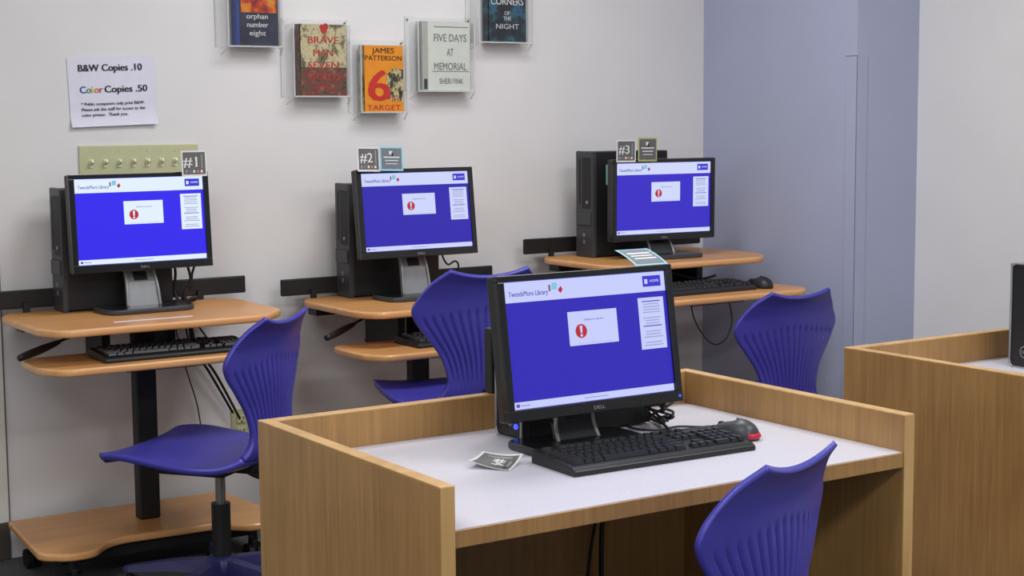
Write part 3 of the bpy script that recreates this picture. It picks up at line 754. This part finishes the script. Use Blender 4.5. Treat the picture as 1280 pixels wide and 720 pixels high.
# bent card draped over the top of the foreground monitor
def bentcard(name, label, P, border, face, lines, cat='sign', num=None):
    """P(a,b)->point, a across 0..1, b along 0..1"""
    c = MB(); n = 12
    def rect(a0, a1, b0, b1, off, m):
        vs = []; 
        for j in range(n+1):
            for i in range(n+1):
                a = a0+(a1-a0)*i/n; b = b0+(b1-b0)*j/n
                p = Vector(P(a, b)); e = .01
                nn = (Vector(P(a+e, b))-Vector(P(a-e, b))).cross(Vector(P(a, b+e))-Vector(P(a, b-e))).normalized()
                vs.append(p+nn*off)
        c.add(vs, [(j*(n+1)+i, j*(n+1)+i+1, (j+1)*(n+1)+i+1, (j+1)*(n+1)+i) for j in range(n) for i in range(n)], m, True)
    rect(0, 1, 0, 1, 0, border); rect(0, 1, 0, 1, -.0006, 'white'); rect(.06, .94, .06, .94, .0004, face)
    for (a0, a1, b0, b1, m) in lines: rect(a0, a1, b0, b1, .0008, m)
    if num:
        k0 = len(c.v); c.text(num, 0, 0, 1.0, 0, 'white', 'CENTER', .02)
        vs = c.v[k0:]; xs = [v[0] for v in vs]; zs = [v[2] for v in vs]
        for q in range(k0, len(c.v)):
            x, _, z = c.v[q]; a = .72-(x-min(xs))/(max(xs)-min(xs))*.42; b = .60-(z-min(zs))/(max(zs)-min(zs))*.34
            p = Vector(P(a, b)); e = .01
            nn = (Vector(P(a+e, b))-Vector(P(a-e, b))).cross(Vector(P(a, b+e))-Vector(P(a, b-e))).normalized()
            c.v[q] = tuple(p+nn*.0009)
    return tag(c.build(name), label, cat)
A0 = Vector((-2.088, -2.2565, 1.0405)); 
def P4(a, b): return (A0.x+.086*a+.0*b, A0.y+.002+.075*b, A0.z-.001+.040*b-.012*b*b)
bentcard('info_card', 'grey card with pale cyan border lying bent on top of the foreground monitor', P4, 'cyan', 'card2',
         [(.18, .85, .30, .36, 'white'), (.16, .82, .45, .51, 'white'), (.14, .84, .60, .68, 'white'), (.40, .56, .76, .88, 'mauve')])
# fallen number card on the worktop, corners curled up
cc = Vector((-2.462, -2.283, HW))
def P5(a, b):
    x, y = (a-.5)*.086, (b-.5)*.086; an = math.radians(38); d = (a-b)
    return (cc.x+x*math.cos(an)-y*math.sin(an), cc.y+x*math.sin(an)+y*math.cos(an), HW+.0015+.016*((a+b)/2)**2+.012*d*d)
bentcard('number_card', 'curled grey card with white border lying on the white worktop', P5, 'white', 'card',
         [(.78, .84, .2, .8, 'greyp'), (.12, .22, .14, .22, 'ink'), (.30, .62, .12, .20, 'greyp')], num='#4')
# pale strip on the front of the leftmost tabletop
st = MB().span(-.13, .11, -.006, .006, 0, .0012, 'paper'); o = st.build('paper_strip'); o.location = (-2.475, -.475, T1); 
tag(o, 'thin white paper strip lying on the front of the leftmost tabletop', 'paper')

# ------------------------------------------------------------------ cables
def cable(paths, label, m='black', name='cable'):
    mb = MB()
    for p, r in paths: mb.tube(p, r, m, n=7, res=8)
    return tag(mb.build(name), label, 'cable')
cable([([(-2.28, -.10, T1+.16), (-2.275, -.12, T1+.10), (-2.285, -.13, T1+.04), (-2.27, -.14, T1+.006), (-2.24, -.10, T1+.02), (-2.20, -.04, T1-.04), (-2.19, -.03, T1-.15), (-2.13, -.03, .52), (-2.05, -.02, .38)], .0045),
        ([(-2.20, -.05, T1-.03), (-2.185, -.045, T1-.15), (-2.115, -.04, .52), (-2.03, -.03, .36)], .0045),
       ], 'black cable from the leftmost computer hanging down towards the outlet')
cable([([(-2.265, -.15, T1+.17), (-2.25, -.16, T1+.12), (-2.24, -.155, T1+.07), (-2.262, -.15, T1+.03), (-2.255, -.15, T1+.006), (-2.225, -.16, T1+.012), (-2.24, -.175, T1+.02), (-2.27, -.17, T1+.008), (-2.29, -.14, T1+.01)], .0045),
       ([(-2.245, -.15, T1+.15), (-2.235, -.15, T1+.135), (-2.222, -.15, T1+.125), (-2.232, -.15, T1+.09), (-2.238, -.15, T1+.04)], .004)], 'knotted black cables behind the right side of the leftmost monitor')
cable([([(-2.25, -.04, T1-.02), (-2.245, -.035, T1-.10), (-2.215, -.03, .55), (-2.175, -.02, .42), (-2.16, -.02, .30)], .0022)], 'thin black cable hanging below the leftmost table shelf')
cable([([(-2.28, -.10, T1-.025), (-2.30, -.12, T1-.07), (-2.33, -.14, T1-.14)], .003), ([(-2.26, -.10, T1-.025), (-2.28, -.11, T1-.08), (-2.30, -.12, T1-.14)], .003),
       ([(-2.245, -.10, T1-.025), (-2.235, -.1, T1-.1), (-2.215, -.1, T1-.20)], .003), ([(-2.23, -.10, T1-.025), (-2.19, -.1, T1-.09), (-2.14, -.1, T1-.16)], .003)], 'bunch of black leads under the back of the leftmost tabletop')
cable([([(-1.30, -.12, T2+.17), (-1.295, -.13, T2+.12), (-1.28, -.14, T2+.09), (-1.25, -.14, T2+.10), (-1.23, -.13, T2+.08), (-1.235, -.12, T2+.02)], .0035)], 'looped black lead behind the right side of the middle wall monitor')
cable([([(-.62, -.42, T3-.025), (-.52, -.45, T3-.05), (-.43, -.48, T3-.075), (-.36, -.50, .775)], .004)], 'black lead sloping down to the keyboard shelf in the corner')
cable([([(-.66, -.72, .717), (-.645, -.72, .66), (-.60, -.72, .595), (-.55, -.72, .563), (-.50, -.72, .58), (-.475, -.72, .64), (-.49, -.72, .717)], .0025)], 'black cable loop hanging under the corner table shelf')
# foreground desk: keyboard and mouse leads, cable clump
h = HW+.004
cable([([(-1.865, -2.285, h+.012), (-1.88, -2.24, h), (-1.93, -2.20, h), (-1.985, -2.21, h), (-2.02, -2.17, h), (-2.00, -2.11, h), (-1.93, -2.09, h+.01)], .0025)], 'thin lead running from the foreground mouse back to the computer')
cable([([(-2.12, -2.298, h+.010), (-2.10, -2.26, h), (-2.04, -2.24, h), (-1.99, -2.245, h), (-1.97, -2.20, h+.01), (-1.94, -2.15, h)], .003)], 'lead running from the foreground keyboard to the cable clump')
cl = []
random.seed(11)
for i in range(6):
    p = [(-1.965+random.uniform(-.01, .01), -2.195+random.uniform(-.01, .01), HW+.10-.01*i)]
    for k in range(6):
        p.append((-1.955+random.uniform(-.035, .03), -2.175+random.uniform(-.03, .03), HW+.008+max(0, .075-.014*k)+random.uniform(-.004, .012)))
    p.append((-1.93, -2.10, HW+.006)); cl.append((p, .0032))
cable(cl, 'tangled clump of black cables at the right of the foreground monitor')
cable([([(-2.27, -2.215, HW+.085), (-2.272, -2.20, HW+.06), (-2.24, -2.19, HW+.035), (-2.20, -2.195, HW+.012), (-2.16, -2.20, HW+.006)], .003)], 'short black lead drooping behind the foreground monitor neck')
cable([([(-1.98, -2.00, HW-.035), (-1.985, -2.00, .50), (-2.00, -2.01, .35), (-1.99, -2.0, .15), (-1.98, -2.0, .01)], .006), ([(-1.99, -2.00, .50), (-2.03, -2.01, .36), (-2.05, -2.01, .2), (-2.05, -2.0, .01)], .004)], 'dark cables hanging under the white worktop', 'blackm')
